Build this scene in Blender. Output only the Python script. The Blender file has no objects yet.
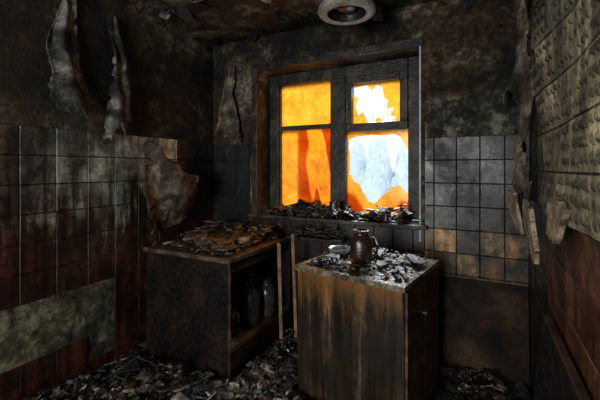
import bpy, bmesh, math, random
from mathutils import Vector, Matrix, noise, Euler
R = random.Random(11)
scene = bpy.context.scene
try:
    scene.view_settings.view_transform = 'Standard'
except Exception: pass

# ---------------------------------------------------------------- constants
XL, XR, YB, YR, ZC = -2.246, 0.275, 2.57, -1.7, 2.5
WX0, WX1, WZ0, WZ1 = -1.737, -0.373, 0.955, 2.2
YW = 2.79

# ---------------------------------------------------------------- materials
class NT:
    def __init__(s, name):
        s.m = bpy.data.materials.new(name); s.m.use_nodes = True
        s.t = s.m.node_tree; s.t.nodes.clear()
        s.out = s.t.nodes.new('ShaderNodeOutputMaterial')
    def n(s, typ, props=None, **inp):
        nd = s.t.nodes.new('ShaderNode' + typ)
        for k, v in (props or {}).items(): setattr(nd, k, v)
        for k, v in inp.items():
            key = int(k[1:]) if k[0] == 'i' and k[1:].isdigit() else k.replace('_', ' ')
            s.set(nd.inputs[key], v)
        return nd
    def set(s, sock, v):
        if isinstance(v, bpy.types.NodeSocket): s.t.links.new(v, sock)
        else: sock.default_value = v
    def ramp(s, fac, stops):
        r = s.t.nodes.new('ShaderNodeValToRGB'); s.t.links.new(fac, r.inputs[0])
        e = r.color_ramp.elements
        while len(e) < len(stops): e.new(0.5)
        for el, (p, c) in zip(e, stops):
            el.position = p
            el.color = (c, c, c, 1) if isinstance(c, (int, float)) else (*c, 1)
        return r.outputs[0]
    def noise(s, vec, scale, detail=8, rough=.6, dist=0):
        return s.n('TexNoise', Vector=vec, Scale=scale, Detail=detail, Roughness=rough, Distortion=dist).outputs[0]
    def mix(s, a, b, fac, mode='MIX'):
        m = s.t.nodes.new('ShaderNodeMix'); m.data_type = 'RGBA'; m.blend_type = mode
        s.set(m.inputs[0], fac)
        for i, v in ((6, a), (7, b)):
            if isinstance(v, tuple): v = (*v, 1)
            s.set(m.inputs[i], v)
        return m.outputs[2]
    def math(s, op, a, b=0.0):
        m = s.n('Math', {'operation': op}); s.set(m.inputs[0], a); s.set(m.inputs[1], b); return m.outputs[0]
    def pos(s): return s.n('NewGeometry').outputs['Position']
    def finish(s, col, rough=.8, bump=None, bs=.3, bd=.01, metal=0, spec=.4):
        p = s.n('BsdfPrincipled')
        if isinstance(col, tuple): col = (*col, 1)
        s.set(p.inputs['Base Color'], col); s.set(p.inputs['Roughness'], rough)
        s.set(p.inputs['Metallic'], metal); s.set(p.inputs['Specular IOR Level'], spec)
        if bump is not None:
            b = s.n('Bump', Strength=bs, Distance=bd, Height=bump)
            s.t.links.new(b.outputs[0], p.inputs['Normal'])
        s.t.links.new(p.outputs[0], s.out.inputs[0]); return s.m

def charred(name, stops, scale=6, rough=.75, bs=.5, bd=.01, metal=0, spec=.4, dist=.1):
    t = NT(name); v = t.pos()
    n1 = t.noise(v, scale, 10, .68, dist)
    c = t.ramp(n1, stops)
    n2 = t.noise(v, scale * 7, 6, .65)
    c = t.mix(c, t.ramp(n2, [(.3, .3), (.7, 1.5)]), .85, 'MULTIPLY')
    r = t.ramp(n2, [(.3, max(rough - .2, .08)), (.7, min(rough + .15, 1))])
    return t.finish(c, r, t.math('ADD', n1, t.math('MULTIPLY', n2, .5)), bs, bd, metal, spec)

def wall_mat(name, bands=(), dark=1.0, warm=0.0):
    t = NT(name); v = t.pos()
    n1 = t.noise(v, 2.2, 14, .74, .15)
    c = t.ramp(n1, [(.40, (.004, .004, .0038)), (.49, (.013*dark, .0105*dark, .008*dark)), (.55, (.040*dark, .031*dark, .020*dark)), (.63, (.13*dark, .112*dark, .083*dark))])
    if warm:
        nw = t.noise(v, 1.3, 8, .7)
        c = t.mix(c, (.085, .042, .014), t.math('MULTIPLY', t.ramp(nw, [(.50, 0.0), (.66, 1.0)]), warm))
    nf = t.noise(v, 26, 10, .75)
    c = t.mix(c, t.ramp(nf, [(.38, .12), (.5, .9), (.63, 2.4)]), .9, 'MULTIPLY')
    sep = t.n('SeparateXYZ', Vector=v)
    nb = t.noise(v, 5, 8, .7)
    for lo, hi, soft, c1, c2, st, xmin in bands:
        q = t.math('ADD', sep.outputs[2], t.math('MULTIPLY', t.math('SUBTRACT', nb, .5), soft * 2.5))
        a = t.n('MapRange', {'clamp': True}, i0=q, i1=lo - soft * .3, i2=lo + soft * .3).outputs[0]
        b = t.n('MapRange', {'clamp': True}, i0=q, i1=hi + soft * .3, i2=hi - soft * .3).outputs[0]
        x = t.math('GREATER_THAN', sep.outputs[0], xmin)
        m = t.math('MULTIPLY', t.math('MULTIPLY', a, b), t.math('MULTIPLY', x, st))
        bc = t.ramp(t.math('ADD', t.math('MULTIPLY', nb, .6), t.math('MULTIPLY', nf, .4)), [(.42, (.008, .008, .007)), (.5, c1), (.58, c2)])
        c = t.mix(c, bc, m)
    return t.finish(c, t.ramp(nf, [(.3, .35), (.7, .9)]), t.math('ADD', n1, t.math('MULTIPLY', nf, .35)), 1.0, .045, spec=.35)

M = {}
M['wall_left'] = wall_mat('sooty_plaster_left', [(.20, .66, .04, (.09, .085, .05), (.30, .31, .21), .95, -9)], 1.0, .4)
M['wall_back'] = wall_mat('sooty_plaster_back', [(1.56, 1.85, .10, (.05, .047, .038), (.28, .26, .22), .9, -.34)], 1.5, .6)
M['wall_right'] = wall_mat('sooty_plaster_right', [], 1.4, .5)
M['ceiling'] = wall_mat('sooty_ceiling', [], 1.4, .5)
M['floor'] = charred('burnt_floor', [(.35, (.005, .005, .004)), (.5, (.018, .014, .010)), (.65, (.08, .067, .05))], 11, .45, 1, .03)

def tile_material(name, rough=.3, lo=.10, stain=None, fine=.5):
    t = NT(name); v = t.pos()
    a = t.n('Attribute', {'attribute_name': 'Col'}).outputs['Color']
    n1 = t.noise(v, 3.6, 14, .74, .1); n2 = t.noise(v, 45, 6, .75)
    vs = t.n('Mapping', Vector=v); vs.inputs['Scale'].default_value = (12, 12, 1.3)
    n3 = t.noise(vs.outputs[0], 1.6, 7, .65)
    if stain:
        sep = t.n('SeparateXYZ', Vector=v)
        q = t.math('ADD', sep.outputs[2], t.math('MULTIPLY', t.math('SUBTRACT', n3, .5), 1.5))
        q = t.math('ADD', q, t.math('MULTIPLY', t.math('SUBTRACT', n1, .5), .8))
        f = t.n('MapRange', {'clamp': True}, i0=q, i1=stain[1], i2=stain[2]).outputs[0]
        a = t.mix(a, t.mix(a, stain[0], .93), f)
    c = t.mix(a, t.ramp(n1, [(.40, lo), (.49, .6), (.60, 1.6)]), .97, 'MULTIPLY')
    c = t.mix(c, t.ramp(n3, [(.38, .25), (.58, 1.3)]), .75, 'MULTIPLY')
    c = t.mix(c, t.ramp(n2, [(.38, .35), (.6, 1.4)]), .7, 'MULTIPLY')
    return t.finish(c, t.ramp(n1, [(.38, rough + .4), (.6, rough)]), t.math('ADD', n1, t.math('MULTIPLY', n2, fine)), .35, .008, spec=.5)
M['tile_left'] = tile_material('heat_crazed_tile', .18, .10, ((.048, .015, .010), 1.28, .98))
M['tile'] = tile_material('soot_stained_tile', .18, .03)
M['adhesive'] = tile_material('tile_adhesive', .55, .35, fine=1.0)

M['cab_dark'] = charred('charred_cabinet_panel', [(.3, (.004, .004, .004)), (.5, (.010, .007, .006)), (.68, (.032, .019, .015))], 4, .45, .25, .006, spec=.3)
t = NT('water_streaked_panel'); v = t.pos()
mp = t.n('Mapping', Vector=v); mp.inputs['Scale'].default_value = (9, 9, .7)
ns = t.noise(mp.outputs[0], 2.0, 11, .74, .1); nn = t.noise(v, 4, 12, .74)
sep = t.n('SeparateXYZ', Vector=v)
c = t.ramp(ns, [(.38, (.007, .005, .004)), (.50, (.024, .015, .009)), (.58, (.052, .034, .020)), (.66, (.19, .14, .088))])
c = t.mix(c, t.ramp(nn, [(.40, .10), (.5, .75), (.60, 1.7)]), .93, 'MULTIPLY')
top = t.n('MapRange', {'clamp': True}, i0=t.math('ADD', sep.outputs[2], t.math('MULTIPLY', t.math('ADD', ns, nn), .4)), i1=1.0, i2=1.2).outputs[0]
c = t.mix(c, (.28, .12, .025), t.math('MULTIPLY', top, .8))
M['cab_streak'] = t.finish(c, t.ramp(nn, [(.4, .6), (.6, .22)]), nn, .4, .008)
M['top_wet'] = charred('wet_ash_worktop', [(.36, (.03, .022, .015)), (.5, (.13, .105, .075)), (.62, (.34, .30, .225))], 9, .26, .6, .006, spec=.7)
M['wood_edge'] = charred('scorched_wood_edge', [(.35, (.02, .010, .005)), (.5, (.10, .05, .022)), (.65, (.26, .155, .078))], 8, .6, .4)
M['strip'] = charred('pale_wood_strip', [(.3, (.08, .05, .025)), (.5, (.24, .16, .085)), (.7, (.4, .3, .17))], 9, .7, .4)
M['board'] = charred('scorched_board', [(.38, (.006, .004, .003)), (.5, (.020, .012, .008)), (.65, (.065, .038, .022))], 4, .7, .35, spec=.15)
M['frame'] = charred('burnt_window_frame', [(.36, (.007, .0065, .006)), (.5, (.022, .018, .015)), (.66, (.10, .083, .066))], 7, .4, .8, .012)
M['trim'] = charred('lit_edge_trim', [(.3, (.25, .33, .38)), (.7, (.6, .72, .78))], 12, .5, .3)  # pale blue paints in light caught along the opening's edge
M['char'] = charred('black_char', [(.38, (.004, .004, .004)), (.52, (.012, .011, .010)), (.68, (.05, .045, .04))], 18, .42, .9)
M['ash'] = charred('grey_ash_sheet', [(.38, (.02, .018, .015)), (.5, (.08, .07, .058)), (.64, (.25, .225, .19))], 18, .6, .6)
M['brown'] = charred('scorched_brown', [(.38, (.012, .008, .005)), (.5, (.05, .032, .02)), (.66, (.17, .11, .065))], 18, .55, .6)
M['cream'] = charred('broken_plaster', [(.38, (.08, .062, .042)), (.5, (.26, .22, .155)), (.64, (.55, .50, .40))], 18, .75, .6)
M['slab'] = charred('stained_plaster_slab', [(.38, (.08, .055, .03)), (.5, (.30, .23, .14)), (.64, (.56, .48, .34))], 12, .75, .8)
M['teal'] = charred('teal_scrap', [(.3, (.01, .03, .025)), (.6, (.05, .12, .10))], 9, .6, .5)
M['wetgrey'] = charred('wet_sheet', [(.3, (.04, .04, .04)), (.7, (.30, .31, .31))], 12, .2, .4, spec=.8)
M['paper'] = charred('peeling_wallpaper', [(.40, (.010, .009, .008)), (.5, (.06, .056, .048)), (.61, (.29, .28, .24))], 6, .65, .9, .02)
M['paperbrown'] = charred('scorched_wallpaper', [(.38, (.016, .013, .010)), (.5, (.085, .066, .048)), (.62, (.30, .25, .185))], 7, .65, .9, .02)
M['pot'] = charred('burnt_enamel', [(.3, (.008, .006, .006)), (.5, (.03, .014, .010)), (.7, (.09, .035, .02))], 14, .18, .3, spec=.9)
M['jar'] = charred('sooted_glass_jar', [(.3, (.015, .015, .015)), (.6, (.07, .07, .065)), (.8, (.2, .19, .18))], 12, .12, .15, spec=1)
M['metal'] = charred('sooted_metal', [(.3, (.05, .05, .05)), (.6, (.25, .24, .22))], 12, .4, .3, metal=.8)
M['lamp'] = charred('sooted_lamp_enamel', [(.3, (.17, .165, .145)), (.6, (.36, .35, .31))], 9, .5, .1)
M['lampdark'] = charred('lamp_inner', [(.3, (.012, .012, .012)), (.7, (.04, .04, .038))], 9, .4, .1)

def glass_mat(name, c1, c2, tr):
    t = NT(name); v = t.pos()
    n1 = t.noise(v, 4.5, 8, .65, .8); n2 = t.noise(v, 30, 6, .7)
    c = t.ramp(n1, [(.3, c2), (.65, c1)])
    c = t.mix(c, t.ramp(n2, [(.3, .4), (.55, 1.1)]), .6, 'MULTIPLY')
    tl = t.n('BsdfTranslucent', Color=c)
    tp = t.n('BsdfTransparent', Color=c)
    gl = t.n('BsdfGlossy', Roughness=.15); gl.inputs[0].default_value = (.6, .5, .4, 1)
    mx = t.n('MixShader', i0=tr); t.t.links.new(tl.outputs[0], mx.inputs[1]); t.t.links.new(tp.outputs[0], mx.inputs[2])
    m2 = t.n('MixShader', i0=.05); t.t.links.new(mx.outputs[0], m2.inputs[1]); t.t.links.new(gl.outputs[0], m2.inputs[2])
    t.t.links.new(m2.outputs[0], t.out.inputs[0]); return t.m
M['amber'] = glass_mat('heat_stained_amber_glass', (.52, .19, .013), (.33, .085, .004), .5)
M['amber2'] = glass_mat('deep_amber_glass', (.55, .16, .006), (.27, .045, .001), .5)

# ---------------------------------------------------------------- mesh helpers
class MB:
    def __init__(s): s.v = []; s.f = []; s.mi = []; s.col = []
    def add(s, vs, fs, mi=0, col=None):
        o = len(s.v); s.v += [tuple(p) for p in vs]
        for f in fs: s.f.append([i + o for i in f]); s.mi.append(mi); s.col.append(col or (1, 1, 1))
    def box(s, a, b, mi=0, mtx=None, col=None):
        x0, y0, z0 = a; x1, y1, z1 = b
        vs = [Vector(p) for p in ((x0,y0,z0),(x1,y0,z0),(x1,y1,z0),(x0,y1,z0),(x0,y0,z1),(x1,y0,z1),(x1,y1,z1),(x0,y1,z1))]
        if mtx: vs = [mtx @ p for p in vs]
        s.add(vs, [(0,3,2,1),(4,5,6,7),(0,1,5,4),(1,2,6,5),(2,3,7,6),(3,0,4,7)], mi, col)
    def lathe(s, prof, c, n=32, mi=0, mtx=None):
        vs = []
        for r, z in prof:
            for i in range(n):
                a = 2*math.pi*i/n; p = Vector((r*math.cos(a), r*math.sin(a), z))
                if mtx: p = mtx @ p
                vs.append(p + Vector(c))
        fs = []
        for k in range(len(prof)-1):
            for i in range(n):
                j = (i+1) % n; fs.append((k*n+i, k*n+j, (k+1)*n+j, (k+1)*n+i))
        s.add(vs, fs, mi)
    def tube(s, p0, p1, r0, r1, n=6, mi=0):
        p0, p1 = Vector(p0), Vector(p1); d = (p1-p0).normalized(); q = d.to_track_quat('Z', 'Y')
        vs = [p + q @ Vector((r*math.cos(2*math.pi*i/n), r*math.sin(2*math.pi*i/n), 0)) for p, r in ((p0, r0), (p1, r1)) for i in range(n)]
        s.add(vs, [(i, (i+1)%n, n+(i+1)%n, n+i) for i in range(n)] + [tuple(range(n))[::-1], tuple(range(n, 2*n))], mi)
    def shard(s, c, size, th, tilt, mi=0, elong=1.0, zmin=None, nv=(4, 6)):
        n = R.randint(*nv); pts = []
        for i in range(n):
            a = 2*math.pi*(i + R.uniform(-.35, .35))/n; r = size*R.uniform(.5, 1)
            pts.append((r*math.cos(a)*elong, r*math.sin(a)))
        e = Euler((R.gauss(0, tilt), R.gauss(0, tilt), R.uniform(0, 6.28))).to_matrix()
        bend = R.uniform(-.3, .3)
        vs = [e @ Vector((x, y, z + bend*x*x/max(size, .01))) for z in (-th/2, th/2) for x, y in pts]
        lo = min(p.z for p in vs); off = Vector(c)
        if zmin is not None: off = Vector((c[0], c[1], zmin - lo))
        s.add([p + off for p in vs], [tuple(range(n))[::-1], tuple(range(n, 2*n))] + [(i, (i+1)%n, n+(i+1)%n, n+i) for i in range(n)], mi)
    def lump(s, c, sc, mi=0, rough=.5, sub=3):
        bm = bmesh.new(); bmesh.ops.create_icosphere(bm, subdivisions=sub, radius=1)
        sd = Vector((R.uniform(0, 99), R.uniform(0, 99), R.uniform(0, 99)))
        e = Euler((0, 0, R.uniform(0, 6.28))).to_matrix()
        vs = []
        for v in bm.verts:
            k = 1 + rough*noise.noise(v.co*1.6+sd) + rough*.5*noise.noise(v.co*4+sd)
            p = v.co*k; vs.append(e @ Vector((p.x*sc[0], p.y*sc[1], p.z*sc[2])) + Vector(c))
        s.add(vs, [tuple(x.index for x in f.verts) for f in bm.faces], mi); bm.free()
    def slab(s, outline, th, mtx, mi=0):
        n = len(outline)
        vs = [mtx @ Vector((x, y, z)) for z in (-th/2, th/2) for x, y in outline]
        s.add(vs, [tuple(range(n))[::-1], tuple(range(n, 2*n))] + [(i, (i+1)%n, n+(i+1)%n, n+i) for i in range(n)], mi)
    def obj(s, name, mats, parent=None, bevel=0, smooth=False, solid=0, sub=0):
        me = bpy.data.meshes.new(name); me.from_pydata(s.v, [], s.f); me.validate(clean_customdata=False)
        for m in mats: me.materials.append(M[m])
        for p, i in zip(me.polygons, s.mi): p.material_index = i; p.use_smooth = smooth
        ca = me.color_attributes.new('Col', 'FLOAT_COLOR', 'CORNER')
        for p, c in zip(me.polygons, s.col):
            for li in p.loop_indices: ca.data[li].color = (*c, 1)
        o = bpy.data.objects.new(name, me); scene.collection.objects.link(o)
        if parent: o.parent = parent
        if solid:
            m = o.modifiers.new('solid', 'SOLIDIFY'); m.thickness = solid; m.offset = 0
        if sub:
            m = o.modifiers.new('sub', 'SUBSURF'); m.levels = sub; m.render_levels = sub
        if bevel:
            m = o.modifiers.new('bev', 'BEVEL'); m.width = bevel; m.segments = 2; m.limit_method = 'ANGLE'
        return o

def sheet(name, fn, nu, nv, mats, keep=None, parent=None, th=.003, jit=0.0):
    b = MB(); vs = []
    for j in range(nv+1):
        for i in range(nu+1):
            u, v = i/nu, j/nv; p = Vector(fn(u, v))
            if jit: p += noise.noise_vector(p*9)*jit + noise.noise_vector(p*24)*jit*.4
            p.x = min(max(p.x, XL+.015), XR-.008)
            vs.append(p)
    fs = []
    for j in range(nv):
        for i in range(nu):
            u, v = (i+.5)/nu, (j+.5)/nv
            if keep and not keep(u, v): continue
            k = j*(nu+1)+i; fs.append((k, k+1, k+nu+2, k+nu+1))
    b.add(vs, fs); o = b.obj(name, mats, parent, smooth=True, solid=th)
    bm = bmesh.new(); bm.from_mesh(o.data)
    bmesh.ops.delete(bm, geom=[v for v in bm.verts if not v.link_faces], context='VERTS')
    bm.to_mesh(o.data); bm.free(); return o

# ---------------------------------------------------------------- room shell
b = MB(); b.box((XL-.2, YR-.2, -.15), (XR+.2, YB+.28, 0)); floor = b.obj('floor', ['floor'])
b = MB(); b.box((XL-.2, YR-.2, ZC), (XR+.2, YB+.28, ZC+.15)); ceiling = b.obj('ceiling', ['ceiling'])
b = MB(); b.box((XL-.2, YR-.2, 0), (XL, YB+.28, ZC)); wl = b.obj('wall_left', ['wall_left'])
b = MB(); b.box((XR, YR-.2, 0), (XR+.2, YB+.28, ZC)); wr = b.obj('wall_right', ['wall_right'])
b = MB()
Y2 = YB+.28
b.box((XL, YB, 0), (WX0, Y2, ZC)); b.box((WX1, YB, 0), (XR, Y2, ZC))
b.box((WX0, YB, 0), (WX1, Y2, WZ0-.03)); b.box((WX0, YB, WZ1), (WX1, Y2, ZC))
wb = b.obj('wall_back', ['wall_back'])
b = MB()   # unseen rear wall; its doorway is added to let fill light in
b.box((XL, YR-.2, 0), (-1.6, YR, ZC)); b.box((-.3, YR-.2, 0), (XR, YR, ZC)); b.box((-1.6, YR-.2, 2.1), (-.3, YR, ZC))
b.obj('wall_rear', ['wall_right'])
b = MB()
b.box((WX0-.05, YB-.018, WZ0-.02), (WX0, YB, WZ1+.05)); b.box((WX0-.05, YB-.022, WZ1), (WX1+.02, YB, WZ1+.06))
b.obj('trim_1', ['frame'], bevel=.004)
b = MB(); b.box((WX1-.006, YB-.012, WZ0-.12), (WX1+.008, YB, WZ1+.03)); b.obj('lit_edge_strip', ['trim'], bevel=.003)  # added strip; its pale colour stands for light on the wall edge
b = MB(); b.box((WX0-.06, YB-.07, WZ0-.03), (WX1+.05, YW-.04, WZ0)); b.obj('window_sill', ['frame'], bevel=.005)

# ---------------------------------------------------------------- tiles
def tiles(name, place, u0, u1, ztop, rows, w, h, colfn, skip, parent, mat='tile', th=.009, tilt=.006, u_anchor=0, edge=.4):
    b = MB(); g = .003
    i0 = math.ceil((u0-u_anchor)/w - 1e-6); i1 = math.floor((u1-u_anchor)/w + 1e-6)
    cells = [(u_anchor+i*w, u_anchor+(i+1)*w) for i in range(i0, i1)]
    if cells and u_anchor+i1*w < u1-.03: cells.append((u_anchor+i1*w, u1))
    if cells and cells[0][0] > u0+.03: cells.insert(0, (u0, cells[0][0]))
    for a, c in cells:
        for r in range(rows):
            z1 = ztop-r*h; z0 = z1-h
            if skip((a+c)/2, (z0+z1)/2): continue
            ta, tb = R.gauss(0, tilt), R.gauss(0, tilt); o = th + R.uniform(0, .002)
            vs = []
            for ins, d in ((g/2, -.002), (g/2, o-.003), (g/2+.003, o)):
                for (x, z) in ((a+ins, z0+ins), (c-ins, z0+ins), (c-ins, z1-ins), (a+ins, z1-ins)):
                    dd = d if d < 0 else d + (x-(a+c)/2)*ta + (z-(z0+z1)/2)*tb
                    vs.append(place(x, z, dd))
            fs = [(8, 9, 10, 11)] + [(k*4+i, k*4+(i+1)%4, (k+1)*4+(i+1)%4, (k+1)*4+i) for k in (0, 1) for i in range(4)]
            cc = colfn((a+c)/2, (z0+z1)/2)
            b.add(vs, fs[:1], 0, cc); o_ = len(b.v)-12
            for f in fs[1:]: b.f.append([i+o_ for i in f]); b.mi.append(0); b.col.append(tuple(x*edge for x in cc))
    o = b.obj(name, [mat], parent)
    bm = bmesh.new(); bm.from_mesh(o.data); bmesh.ops.recalc_face_normals(bm, faces=bm.faces); bm.to_mesh(o.data); bm.free()
    return o
def lerp(a, c, t): t = max(0, min(1, t)); return tuple(x+(y-x)*t for x, y in zip(a, c))
def vary(c, s=.25):
    k = R.uniform(1-s, 1+s); return tuple(x*k for x in c)
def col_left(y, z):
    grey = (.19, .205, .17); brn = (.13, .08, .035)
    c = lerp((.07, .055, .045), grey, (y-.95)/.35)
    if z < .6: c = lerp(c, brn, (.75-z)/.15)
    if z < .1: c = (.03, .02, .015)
    if y > 1.8 and z > 1.15: c = lerp(c, (.55, .55, .49), (y-1.8)/.2)  # window light on the far tiles, painted in as a paler colour
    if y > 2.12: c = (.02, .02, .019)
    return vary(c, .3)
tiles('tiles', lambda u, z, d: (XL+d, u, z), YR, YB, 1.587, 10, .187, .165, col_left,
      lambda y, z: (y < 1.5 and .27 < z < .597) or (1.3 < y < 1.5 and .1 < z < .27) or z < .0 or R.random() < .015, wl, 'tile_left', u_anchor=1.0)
def col_back(x, z):
    if z > 1.05: c = (.032, .036, .040)
    elif z > .93: c = (.030, .028, .024)
    elif z > .6: c = R.choice([(.30, .155, .045), (.18, .09, .03), (.32, .20, .075), (.06, .04, .022)])
    else: c = (.05, .035, .02)
    return vary(c, .4)
tiles('tiles', lambda u, z, d: (u, YB-d, z), WX1+.03, XR, 1.56, 10, .14, .156, col_back, lambda x, z: R.random() < .05, wb, edge=.8)
tiles('tiles', lambda u, z, d: (u, YB-d, z), XL+.01, WX0-.06, 1.56, 10, .14, .156, lambda x, z: vary((.022, .024, .027), .4), lambda x, z: False, wb, edge=.7)
tiles('tiles', lambda u, z, d: (u, YB-d, z), WX0-.06, WX1+.03, .92, 5, .14, .156, lambda x, z: vary((.03, .02, .015), .4), lambda x, z: R.random() < .1, wb)
def col_right(y, z):
    if z > .7: c = lerp((.22, .09, .042), (.10, .036, .02), R.random())
    else: c = (.02, .014, .011)
    if y > 1.95: c = (.012, .011, .010)
    return vary(c, .3)
tiles('tiles', lambda u, z, d: (XR-d, u, z), YR, YB, 1.165, 7, .187, .165, col_right, lambda y, z: R.random() < .04, wr)
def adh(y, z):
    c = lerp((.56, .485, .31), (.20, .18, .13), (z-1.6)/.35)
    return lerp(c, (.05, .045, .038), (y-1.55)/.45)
def bul(y, z): return .06*math.exp(-((y-1.72)/.3)**2)*(.55+.45*math.sin(z*7+1)) + .008*math.sin(y*6+z*5)+.008
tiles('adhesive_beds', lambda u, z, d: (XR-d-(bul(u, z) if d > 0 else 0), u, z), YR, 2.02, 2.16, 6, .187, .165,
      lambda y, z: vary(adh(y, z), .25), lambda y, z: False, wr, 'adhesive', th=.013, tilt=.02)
b = MB()
for i in range(-9, 11):
    for r in range(6):
        yc = i*.187; zc = 2.16-r*.165
        if yc+.187 > 2.05: continue
        cc = tuple(x*.22 for x in vary(adh(yc+.09, zc-.08), .15))
        sl = R.choice([.9, .9, .7])
        for a in range(4):
            for q in range(3):
                if R.random() < .12: continue
                y = yc+.030+a*.042+R.uniform(-.004, .004); z = zc-.032-q*.050+R.uniform(-.004, .004)
                L = R.uniform(.018, .026); n = 8; vs = []; cs, sn = math.cos(sl), math.sin(sl)
                B = bul(y, z)
                for k in range(n):
                    t_ = 2*math.pi*k/n; du = L*math.cos(t_); dv = .0055*math.sin(t_) + .005*math.cos(2*t_)
                    vs.append((XR-.012-B, y+du*cs-dv*sn, z+du*sn+dv*cs))
                vs2 = [(XR-.020-B, y+(p[1]-y)*.55, z+(p[2]-z)*.55) for p in vs]
                b.add(vs+vs2, [tuple(range(n, 2*n))]+[(k, (k+1)%n, n+(k+1)%n, n+k) for k in range(n)], 0, cc)
b.obj('adhesive_ridges', ['adhesive'], wr)

# ---------------------------------------------------------------- window
F0, F1 = YW-.03, YW+.05
b = MB()
b.box((WX0, F0, WZ0), (-1.640, F1, WZ1)); b.box((-.49, F0, WZ0), (WX1, F1, WZ1))
b.box((-1.64, F0, 2.10), (-.49, F1, WZ1)); b.box((-1.64, F0, WZ0), (-.49, F1, WZ0+.02))
b.box((-1.126, F0-.015, WZ0+.02), (-.991, F1, 2.10))
win = b.obj('window_1', ['frame'], bevel=.008)
b = MB()
b.box((-1.64, F0+.01, 1.69), (-1.126, F1-.01, 1.73))
b.box((-1.64, F0+.012, .975), (-1.625, F1-.01, 2.10))
b.obj('left_transom', ['frame'], win, bevel=.005)
b = MB()
b.box((-.991, F0-.01, 1.650), (-.49, F1-.01, 1.715))
b.box((-.991, F0-.012, 1.715), (-.940, F1-.01, 2.10)); b.box((-.550, F0-.012, 1.715), (-.49, F1-.01, 2.10))
b.box((-.940, F0-.012, 2.04), (-.550, F1-.01, 2.10))
b.obj('vent_sash', ['frame'], win, bevel=.005)
b = MB(); b.tube((-.97, F0-.03, 1.83), (-.97, F0-.03, 1.90), .008, .008, 8); b.tube((-.97, F0, 1.865), (-.97, F0-.035, 1.865), .006, .006, 8)
b.obj('latch', ['metal'], win)
def pane(name, rect, polys, mat, y):
    b = MB(); x0, x1, z0, z1 = rect
    for P in polys:
        n = len(P); vs = [(x0+(x1-x0)*u, y, z0+(z1-z0)*v) for u, v in P]
        b.add(vs, [tuple(range(n))])
    return b.obj(name, [mat], win)
pane('pane_upper_left', (-1.64, -1.126, 1.72, 2.11), [[(0,0),(1,0),(1,1),(0,1)]], 'amber', YW+.01)
pane('pane_lower_left', (-1.64, -1.126, .97, 1.70), [[(0,0),(.98,0),(.86,.1),(.72,.06),(.6,.18),(.55,.42),(.5,.6),(.56,.8),(.52,1),(0,1)]], 'amber', YW+.01)
pane('pane_lower_left_outer', (-1.64, -1.126, .97, 1.70), [[(.35,0),(1.0,0),(1.0,1),(.35,1),(.35,.3)]], 'amber2', YW+.035)
pane('pane_lower_left_shard', (-1.64, -1.126, .97, 1.70), [[(.80,1),(1,1),(1,.35),(.93,.6),(.88,.82)],[(.62,0),(.72,.3),(.8,.12),(.9,0)]], 'amber', YW+.0)
pane('pane_lower_right', (-.991, -.49, .97, 1.66),
     [[(0,0),(1,0),(1,.26),(.93,.30),(.86,.36),(.74,.33),(.66,.27),(.55,.2),(.46,.13),(.36,.16),(.27,.26),(.2,.36),(.1,.40),(.06,.48),(0,.46)],
      [(0,1),(0,.86),(.05,.90),(.18,.93),(.4,.94),(.6,.93),(.78,.94),(.88,.9),(.94,.82),(1,.74),(1,1)],
      [(0,.46),(.04,.5),(.05,.7),(0,.86)]], 'amber', YW+.01)
pane('pane_lower_right_outer', (-.991, -.49, .97, 1.66), [[(0,0),(.3,0),(.26,.15),(.12,.28),(0,.3)],[(.7,0),(1,0),(1,.2),(.88,.24),(.8,.12)]], 'amber2', YW+.035)
pane('pane_vent', (-.945, -.545, 1.71, 2.05),
     [[(0,0),(.36,0),(.30,.10),(.22,.30),(.12,.22),(.06,.45),(.12,.66),(.02,.70),(0,.8)],
      [(.0,1),(.02,.90),(.3,.93),(.42,.80),(.5,.92),(.62,.86),(.66,.6),(.74,.52),(.70,.34),(.86,.36),(.78,.18),(.90,.12),(.80,0),(1,0),(1,1)],
      [(.44,0),(.52,.14),(.60,.10),(.66,0)]], 'amber', YW+.01)

# ---------------------------------------------------------------- exterior
t = NT('snow'); M['snow'] = t.finish(t.ramp(t.noise(t.pos(), .9, 8, .65), [(.35, (.72, .79, .85)), (.65, (.9, .95, .98))]), .9)
t = NT('hazed_frosted_bushes'); M['bush'] = t.finish(t.ramp(t.noise(t.pos(), 4, 12, .8), [(.40, (.66, .75, .82)), (.54, (.93, .97, 1.0))]), 1.0)  # snowy bushes, whitened further so haze sits in their colour
b = MB(); b.box((-60, 3.4, -1.0), (40, 90, -.8)); b.obj('snowy_ground', ['snow'])
b = MB()
for _ in range(140):
    x = R.uniform(-22, 5); y = R.uniform(16, 20); s = R.uniform(.5, 1.1)
    b.lump((x, y, -.8+s*.7), (s, s*.7, s*R.uniform(1.4, 2.3)), 0, .6, 3)
b.obj('hazed_frosted_thicket', ['bush'])

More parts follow.
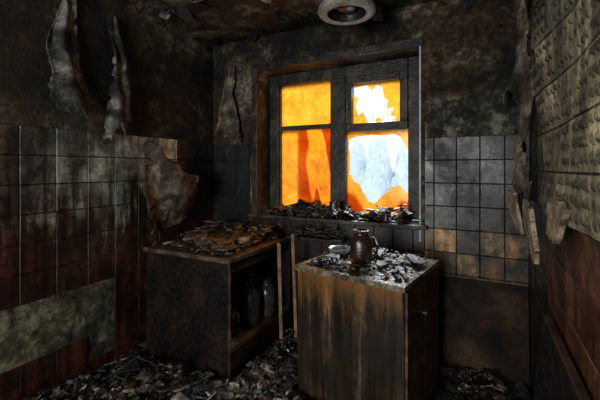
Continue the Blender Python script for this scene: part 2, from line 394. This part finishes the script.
# ---------------------------------------------------------------- cabinets
def cabinet(name, mtx, W, D, H, open_right, front_mat):
    e = bpy.data.objects.new(name, None); scene.collection.objects.link(e)
    T = .018
    def part(n, boxes, mat, bev=.002):
        b = MB()
        for a, c in boxes: b.box(a, c, 0, mtx)
        return b.obj(n, [mat], e, bevel=bev)
    part('front_panel', [((0, 0, .0), (W, T, H-.03))], front_mat)
    part('back_panel', [((0, D-T, 0), (W, D, H-.03))], 'cab_dark')
    part('left_panel', [((0, T, 0), (T, D-T, H-.03))], 'cab_dark')
    part('worktop', [((-.015, -.018, H-.028), (W+.018, D+.01, H))], 'brown' if open_right else 'top_wet')
    part('edge_strip', [((W, 0, .02), (W+.004, T, H-.03)), ((T, T, .20), (W-.01, D-T, .22))] if open_right else [((W, 0, 0), (W+.004, T, H-.03))], 'wood_edge', 0)
    if open_right:
        part('inner_rail', [((W-.03, T, H-.10), (W-.012, D-T, H-.03)), ((W-.02, T, .08), (W-.002, D-T, .2))], 'board')
    else:
        part('door', [((W, T+.004, .06), (W+.018, D*.5, H-.04)), ((W, D*.5+.006, .06), (W+.018, D-.01, H-.04))], 'wood_edge')
        b = MB(); b.tube(mtx @ Vector((W+.02, D*.42, H-.2)), mtx @ Vector((W+.045, D*.42, H-.2)), .008, .012, 10); b.obj('knob', ['metal'], e)
        part('face_batten', [((-.002, -.006, .0), (.03, 0, H-.03)), ((W-.035, -.006, 0), (W, 0, H-.03))], 'cab_streak')
    return e
m1 = Matrix.Translation((-2.11, 1.715, 0))
cabinet('burnt_open_cabinet', m1, .735, .80, .79, True, 'cab_dark')
A2 = math.radians(-9)
m2 = Matrix.Translation((-.935, 1.80, 0)) @ Matrix.Rotation(A2, 4, 'Z')
CW, CD = .615, .57
cabinet('burnt_kitchen_cabinet', m2, CW, CD, .79, False, 'cab_streak')
m2i = m2.inverted()
def blocked(x, y, m=.07):
    if -2.13-m < x < -1.35+m and 1.69-m < y < 2.54: return True
    q = m2i @ Vector((x, y, 0))
    return -.02-m < q.x < CW+.05+m and -.03-m < q.y < CD+.02+m

prof = [(0, 0), (.062, 0), (.072, .01), (.074, .03), (.074, .16), (.066, .19), (.045, .215), (.040, .22), (.040, .24), (.044, .242), (.044, .25), (.036, .25), (.034, .215), (0, .20)]
for x, y, k in ((-1.49, 2.10, 1.0), (-1.46, 2.28, .95), (-1.63, 2.30, 1.15), (-1.50, 1.92, .6)):
    b = MB(); b.lathe([(r*k, z*k*1.15) for r, z in prof], (x, y, .221), 28); b.obj('glass_jar', ['jar'], smooth=True)
for x, y, r, h in ((-1.03, 2.60, .040, .13), (-.93, 2.63, .032, .10), (-.62, 2.61, .035, .085), (-1.22, 2.62, .034, .095)):
    b = MB(); b.lathe([(0, 0), (r, 0), (r*1.04, .004), (r, .010), (r, h*.5), (r*.97, h*.52), (r, h*.54), (r, h-.006), (r*1.05, h-.003), (r*1.03, h), (r*.93, h), (r*.9, h-.012), (0, h-.014)], (x, y, WZ0), 24)
    b.obj('scorched_tin_can', ['pot'], smooth=False)

b = MB()
JX, JY = -.616, 1.977
b.lathe([(0, 0), (.052, 0), (.060, .008), (.066, .05), (.066, .12), (.060, .148), (.046, .165), (.040, .172), (.040, .182), (.050, .190), (.050, .196), (.040, .198), (.036, .186), (.036, .165), (.055, .12), (0, .02)], (JX, JY, .792), 36)
b.obj('burnt_jug', ['pot'], smooth=True)
j = bpy.data.objects['burnt_jug']
b = MB(); P = [(-.56, 1.965, .95), (-.525, 1.955, .955), (-.512, 1.95, .92), (-.52, 1.955, .865), (-.552, 1.965, .845)]
for p, q in zip(P, P[1:]): b.tube(p, q, .007, .007, 8)
b.obj('handle', ['pot'], j)
BX, BY = -.79, 2.08
b = MB(); b.lathe([(0, 0), (.028, 0), (.030, .006), (.045, .015), (.064, .036), (.071, .055), (.067, .056), (.058, .036), (.040, .018), (0, .012)], (BX, BY, .792), 32)
b.obj('sooty_bowl', ['wetgrey'], smooth=True)

# ---------------------------------------------------------------- debris
def heap(name, n, area, z, size, tilt, mats, weights, hfun=None, elong=(1, 2.2), th=(.002, .006), parent=None, nv=(4, 6)):
    b = MB(); idx = list(range(len(mats)))
    for _ in range(n):
        x, y = area(); s = R.uniform(size[0], size[1])*R.uniform(.5, 1)
        h = (hfun(x, y) if hfun else 0)*R.random()
        b.shard((x, y, 0), s, R.uniform(*th), tilt, R.choices(idx, weights)[0], R.uniform(*elong), zmin=z+h, nv=nv)
    return b.obj(name, mats, parent)
def rect(x0, x1, y0, y1): return lambda: (R.uniform(x0, x1), R.uniform(y0, y1))
heap('charred_paper_pile', 260, rect(-2.0, -1.46, 1.80, 2.44), .791, (.03, .10), .10, ['ash', 'brown', 'char', 'cream'], [7, 3, 4, .9],
     lambda x, y: .02+.09*max(0, (y-1.8)/.6)*(.6+.4*math.sin(x*12)), nv=(4, 5), elong=(1, 1.8))
heap('charred_scraps', 420, rect(-2.08, -1.40, 1.73, 2.48), .791, (.006, .025), .3, ['ash', 'brown', 'char', 'cream'], [4, 3, 6, .8],
     lambda x, y: .01+.11*max(0, (y-1.8)/.6), parent=bpy.data.objects['charred_paper_pile'])
def loc2():
    while True:
        p = m2 @ Vector((R.uniform(.03, CW-.04), R.uniform(.04, CD-.04), 0))
        if (p.x-JX)**2+(p.y-JY)**2 > .011 and (p.x-BX)**2+(p.y-BY)**2 > .006: return p.x, p.y
def loc2b():
    while True:
        p = loc2(); q = m2i @ Vector((p[0], p[1], 0))
        if R.random() < .12 + .88*max(q.y/CD, 1-q.x/CW*1.3): return p
wd = heap('worktop_debris', 360, loc2b, .791, (.005, .024), .18, ['ash', 'brown', 'char', 'cream', 'wetgrey'], [3, 4, 8, 1.2, .8], lambda x, y: .006+.045*max(0, (y-2.0)/.4))
heap('flat_flakes', 24, loc2b, .791, (.035, .07), .07, ['ash', 'brown', 'char', 'cream', 'wetgrey'], [3, 3, 2, 2.2, 1], lambda x, y: .02, parent=wd)
b = MB()
for _ in range(70):
    x, y = loc2b(); s = R.uniform(.006, .024); b.lump((x, y, .79+s*.5), (s*1.3, s, s*.7), R.choice([0, 0, 0, 1, 2]), .8, 2)
b.obj('crumbs', ['char', 'brown', 'ash'], wd)
b = MB()
for _ in range(30):
    x, y = R.uniform(-1.6, -.5), R.uniform(2.56, 2.66); s = R.uniform(.022, .06)
    b.lump((x, y, WZ0+s*.5), (s*1.5, s*.7, s*.7), R.choice([0, 0, 0, 1, 2]), .9)
for _ in range(380):
    x = R.uniform(-1.64, -.46); b.shard((x, R.uniform(2.54, 2.67), 0), R.uniform(.008, .034), .005, .3, R.choice([0, 0, 0, 1, 2, 2, 3]), R.uniform(1, 2), zmin=WZ0+R.uniform(0, .05)*(1.2+math.sin(x*9)))
for _ in range(14):
    x = R.uniform(-1.5, -.5); b.shard((x, R.uniform(2.56, 2.64), 0), R.uniform(.06, .09), .006, .12, R.choice([0, 1, 2]), R.uniform(1, 2), zmin=WZ0+R.uniform(.02, .07), nv=(4, 5))
b.obj('charred_rags_heap', ['char', 'brown', 'ash', 'cream'])
# floor rubble : one heap
def fh(x, y): return .05 + .07*noise.noise(Vector((x*1.7, y*1.7, 3)))
def gh(x, y):
    p = Vector((x, y, 0)); return .02+max(0, fh(x, y))*.8+.03*abs(noise.noise(p*7))+.02*noise.noise(p*20)
NX, NY = 150, 130
def gridrub(u, v):
    x = XL+.02+u*(XR-XL-.04); y = .4+v*(YB-.45); return (x, y, gh(x, y))
def gkeep(u, v):
    x, y, z = gridrub(u, v); return not blocked(x, y, .01)
rub = sheet('burnt_rubble_heap', gridrub, NX, NY, ['floor'], gkeep, th=.001)
def floc():
    while True:
        x, y = R.uniform(XL+.07, XR-.15), R.uniform(.9, YB-.1)
        if not blocked(x, y) and R.random() < .35+1.4*abs(noise.noise(Vector((x*3, y*3, 9)))): return x, y
def shards_on(name, n, size, tilt, mats, wts, up, elong, th, nv):
    b = MB(); idx = list(range(len(mats)))
    for _ in range(n):
        x, y = floc(); s = R.uniform(*size)*R.uniform(.4, 1)
        b.shard((x, y, 0), s, R.uniform(*th), tilt, R.choices(idx, wts)[0], R.uniform(*elong), zmin=gh(x, y)-.005+R.random()*up, nv=nv)
    return b.obj(name, mats, rub)
shards_on('shards', 7500, (.004, .026), .4, ['char', 'ash', 'brown', 'cream', 'teal', 'wetgrey'], [10, 3, 5, 1.6, .8, 1.4], .025, (1, 2.4), (.002, .010), (3, 5))
shards_on('larger_flakes', 90, (.04, .10), .14, ['char', 'ash', 'brown', 'cream', 'wetgrey'], [5, 3, 4, 1.2, .8], .04, (1, 2), (.003, .010), (4, 5))
b = MB()
for _ in range(480):
    x, y = floc(); s = R.uniform(.008, .04); b.lump((x, y, gh(x, y)+s*.3), (s*1.3, s, s*.8), R.choice([0, 0, 0, 1, 2, 3]), .9, 2)
b.obj('chunks', ['char', 'brown', 'ash', 'cream'], rub)
b = MB()
for _ in range(50):
    x, y = floc(); a = R.uniform(0, 3.14); L = R.uniform(.08, .25); z = gh(x, y)+.02
    x2, y2 = x+L*math.cos(a), y+L*math.sin(a)
    if blocked(x2, y2, .02) or x2 > XR-.06 or y2 > YB-.06 or x2 < XL+.03: continue
    b.tube((x, y, z), (x2, y2, z+R.uniform(0, .04)), .006, .004, 5, R.choice([0, 1, 1]))
b.obj('splinters', ['strip', 'char'], rub)

b = MB()
b.box((-.013, -.005, 0), (.013, .005, .80), 0, Matrix.Translation((-1.262, 2.17, .02)) @ Matrix.Rotation(.05, 4, 'X')); b.obj('wooden_strip', ['strip'], bevel=.001)
b = MB()
b.box((-.012, -.005, 0), (.012, .005, .84), 0, Matrix.Translation((-1.20, 2.28, .02)) @ Matrix.Rotation(-.04, 4, 'Y')); b.obj('wooden_strip', ['strip'], bevel=.001)
b = MB(); b.box((-1.34, 2.38, .80), (-.89, 2.52, .822)); pl = b.obj('charred_plank', ['char'], bevel=.003)
heap('plank_debris', 160, rect(-1.32, -.92, 2.40, 2.49), .823, (.012, .045), .2, ['ash', 'brown', 'char'], [2, 2, 4], lambda x, y: .06, parent=pl, elong=(1, 1.3))
b = MB(); mm = Matrix.Translation((-.28, 2.44, .0)) @ Matrix.Rotation(-.11, 4, 'X')
b.box((0, 0, 0), (.54, .016, .64), 0, mm); b.box((0, -.002, .64), (.54, .018, .648), 1, mm)
b.obj('leaning_board', ['board', 'wood_edge'])
b = MB(); mr = Matrix.Translation((.165, .2, .01)) @ Matrix.Rotation(.09, 4, 'Y')
b.box((0, 0, 0), (.018, 1.56, .74), 0, mr); b.box((-.003, 0, .74), (.021, 1.56, .752), 1, mr)
b.obj('leaning_door_panel', ['char', 'wood_edge'], bevel=.002)
b = MB(); mk = m2 @ Matrix.Translation((.54, .2, .80)) @ Matrix.Rotation(.5, 4, 'Z')
b.box((-.012, -.06, 0), (.012, .09, .002), 0, mk); b.box((-.011, -.15, -.004), (.011, -.06, .008), 1, mk); b.obj('kitchen_knife', ['metal', 'char'], bevel=.001)

# ---------------------------------------------------------------- hanging sheets
def hang(name, axis, c, z0, z1, wt, wb_, out, seed, mat='paper', pw=.6):
    def fn(u, v):
        w = wb_ + (wt-wb_)*(v**pw); a = c + (u-.5)*w + .02*math.sin(v*7+seed)
        z = z0 + (z1-z0)*v + .05*(1-v)*math.sin(u*4+seed)
        d = .012 + out*(1-v)**1.5*(.4+.6*math.sin(u*3.1)) + .014*math.sin(u*11+seed+v*3)*(1-v*.5) + .008
        d = max(.014, d + .018*noise.noise(Vector((u*4, v*7, seed))))
        return (XL+d, a, z) if axis == 'L' else (a, YB-d, z) if axis == 'B' else (XR-d, a, z)
    def keep(u, v):
        e = .12*noise.noise(Vector((u*4, v*6, seed*3)))+.06*noise.noise(Vector((u*12, v*18, seed)))
        return .06+e < u < .94+e and .05+e < v < .98
    return sheet(name, fn, 40, 60, [mat], keep, th=.003)
hang('peeling_wallpaper', 'L', 1.235, 1.62, 2.42, .07, .38, .12, 1, pw=.8)
hang('peeling_wallpaper', 'L', 1.565, 1.58, 2.40, .09, .26, .13, 4)
hang('peeling_wallpaper', 'B', -2.02, 1.60, 2.30, .07, .34, .13, 7, 'paperbrown', .8)
hang('peeling_wallpaper', 'R', 2.30, 1.75, 2.45, .30, .36, .13, 3, pw=1)
def big(u, v):
    y = 1.70 + u*.48 - .06*v
    z = .90 + .74*v - .12*u*v - .05*math.sin(u*4)
    d = .05 + .19*math.sin(v*2.6)*(.35+.65*u) + .025*math.sin(u*9+v*4)
    return (XL+max(.03, d), y, z)
sheet('scorched_wall_sheet', big, 50, 60, ['paperbrown'], lambda u, v: (u < 1-.75*max(0, v-.5)/.5+.15*noise.noise(Vector((v*8, 2, 0)))) and (u > .05+.2*noise.noise(Vector((v*6, 5, 0)))+.35*abs(v-.45)), th=.004, jit=.02)
def redge(u, v):
    y = 1.90+.17*u+.04*noise.noise(Vector((v*7, 0, 0))); z = 1.12+v*1.3
    return (XR-.05-.06*math.sin(u*3.1)-.015*math.sin(v*9), y, z)
be = sheet('bulging_adhesive_edge', redge, 14, 70, ['paperbrown'], lambda u, v: abs(u-.5) < .38+.25*noise.noise(Vector((u*3, v*14, 2))), th=.008, jit=.018)
b = MB()
def ragged(pts, k=5, amp=.010):
    out = []
    for i, p in enumerate(pts):
        q = pts[(i+1) % len(pts)]
        for s_ in range(k):
            f = s_/k; out.append((p[0]+(q[0]-p[0])*f+R.uniform(-amp, amp), p[1]+(q[1]-p[1])*f+R.uniform(-amp, amp)))
    return out
def wallm(x, y, z, lean, yaw):
    base = Matrix(((0, 0, -1, 0), (1, 0, 0, 0), (0, 1, 0, 0), (0, 0, 0, 1)))
    return Matrix.Translation((x, y, z)) @ base @ Matrix.Rotation(lean, 4, 'X') @ Matrix.Rotation(yaw, 4, 'Y')
b.slab(ragged([(0, .09), (.20, .11), (.34, .06), (.33, -.03), (.20, -.12), (.10, -.13), (.02, -.06)]), .016, wallm(XR-.10, 1.50, 1.11, .12, .02))
b.slab(ragged([(0, .06), (.12, .08), (.22, .05), (.20, -.05), (.08, -.06)]), .016, wallm(XR-.05, 1.27, 1.17, -.08, -.05))
b.slab(ragged([(0, .09), (.12, .10), (.15, .0), (.12, -.08), (.04, -.10)], 4), .014, wallm(XR-.12, 1.80, 1.15, .2, -.15))
b.obj('broken_plaster_slab', ['slab'])
b = MB()
for _ in range(90):
    x, y = R.uniform(XL+.1, XR-.1), R.uniform(1.0, 2.5); s = R.uniform(.02, .07)
    e = Euler((R.uniform(.2, 1.2), R.uniform(-.6, .6), R.uniform(0, 6.28))).to_matrix()
    n = 7; pts = [e @ Vector((s*R.uniform(.5, 1)*math.cos(6.283*k/n), s*R.uniform(.5, 1)*math.sin(6.283*k/n), 0)) for k in range(n)]
    hi = max(p.z for p in pts); off = Vector((x, y, ZC-hi+.002))
    b.add([p+off for p in pts]+[p+off+Vector((.002, 0, .003)) for p in pts], [tuple(range(n)), tuple(range(n, 2*n))[::-1]]+[(k, (k+1)%n, n+(k+1)%n, n+k) for k in range(n)], R.choice([0, 0, 1]))
b.obj('ceiling_paint_flakes', ['paper', 'char'])

# ---------------------------------------------------------------- ceiling lamp
LC = (-.72, 2.02, -.015)
b = MB()
b.lathe([(.118, 2.30), (.13, 2.292), (.165, 2.298), (.176, 2.315), (.168, 2.34), (.14, 2.39), (.10, 2.44), (.06, 2.47), (.055, ZC+.014)], LC, 48, 0)
b.lathe([(.118, 2.30), (.116, 2.33), (.10, 2.36), (.05, 2.37), (0, 2.372)], LC, 48, 1)
b.lathe([(0, 2.325), (.05, 2.328), (.065, 2.345), (.065, 2.37)], LC, 32, 1)
b.obj('ceiling_lamp', ['lamp', 'lampdark'], smooth=True)

# ---------------------------------------------------------------- lights
w = bpy.data.worlds.new('overcast'); scene.world = w; w.use_nodes = True
nt = w.node_tree; nt.nodes.clear()
o = nt.nodes.new('ShaderNodeOutputWorld'); bg = nt.nodes.new('ShaderNodeBackground')
bg.inputs[0].default_value = (.80, .90, 1.0, 1); bg.inputs[1].default_value = 1.25
nt.links.new(bg.outputs[0], o.inputs[0])
def area(name, loc, target, sx, sy, e, col):
    l = bpy.data.lights.new(name, 'AREA'); l.shape = 'RECTANGLE'; l.size = sx; l.size_y = sy; l.energy = e; l.color = col
    ob = bpy.data.objects.new(name, l); scene.collection.objects.link(ob); ob.location = loc
    ob.rotation_euler = (Vector(target)-Vector(loc)).to_track_quat('-Z', 'Y').to_euler(); return ob
area('sky_light', (-.9, 5.0, 4.0), (-.9, 2.7, 1.6), 2.6, 1.8, 1000, (.86, .94, 1.0))
area('rear_fill_light', (-.95, YR-.4, 1.5), (-.95, 1, 1.1), 1.2, 1.6, 88, (1.0, .985, .92))  # added fill lamp behind the camera, outside the rear opening

# ---------------------------------------------------------------- camera
cam = bpy.data.cameras.new('camera'); co = bpy.data.objects.new('camera', cam); scene.collection.objects.link(co)
co.location = (0, 0, 1.35); co.rotation_euler = (math.radians(90), 0, math.radians(27.2))
cam.lens = 21; cam.sensor_width = 36; cam.shift_y = -32/600; cam.clip_start = .02
scene.camera = co
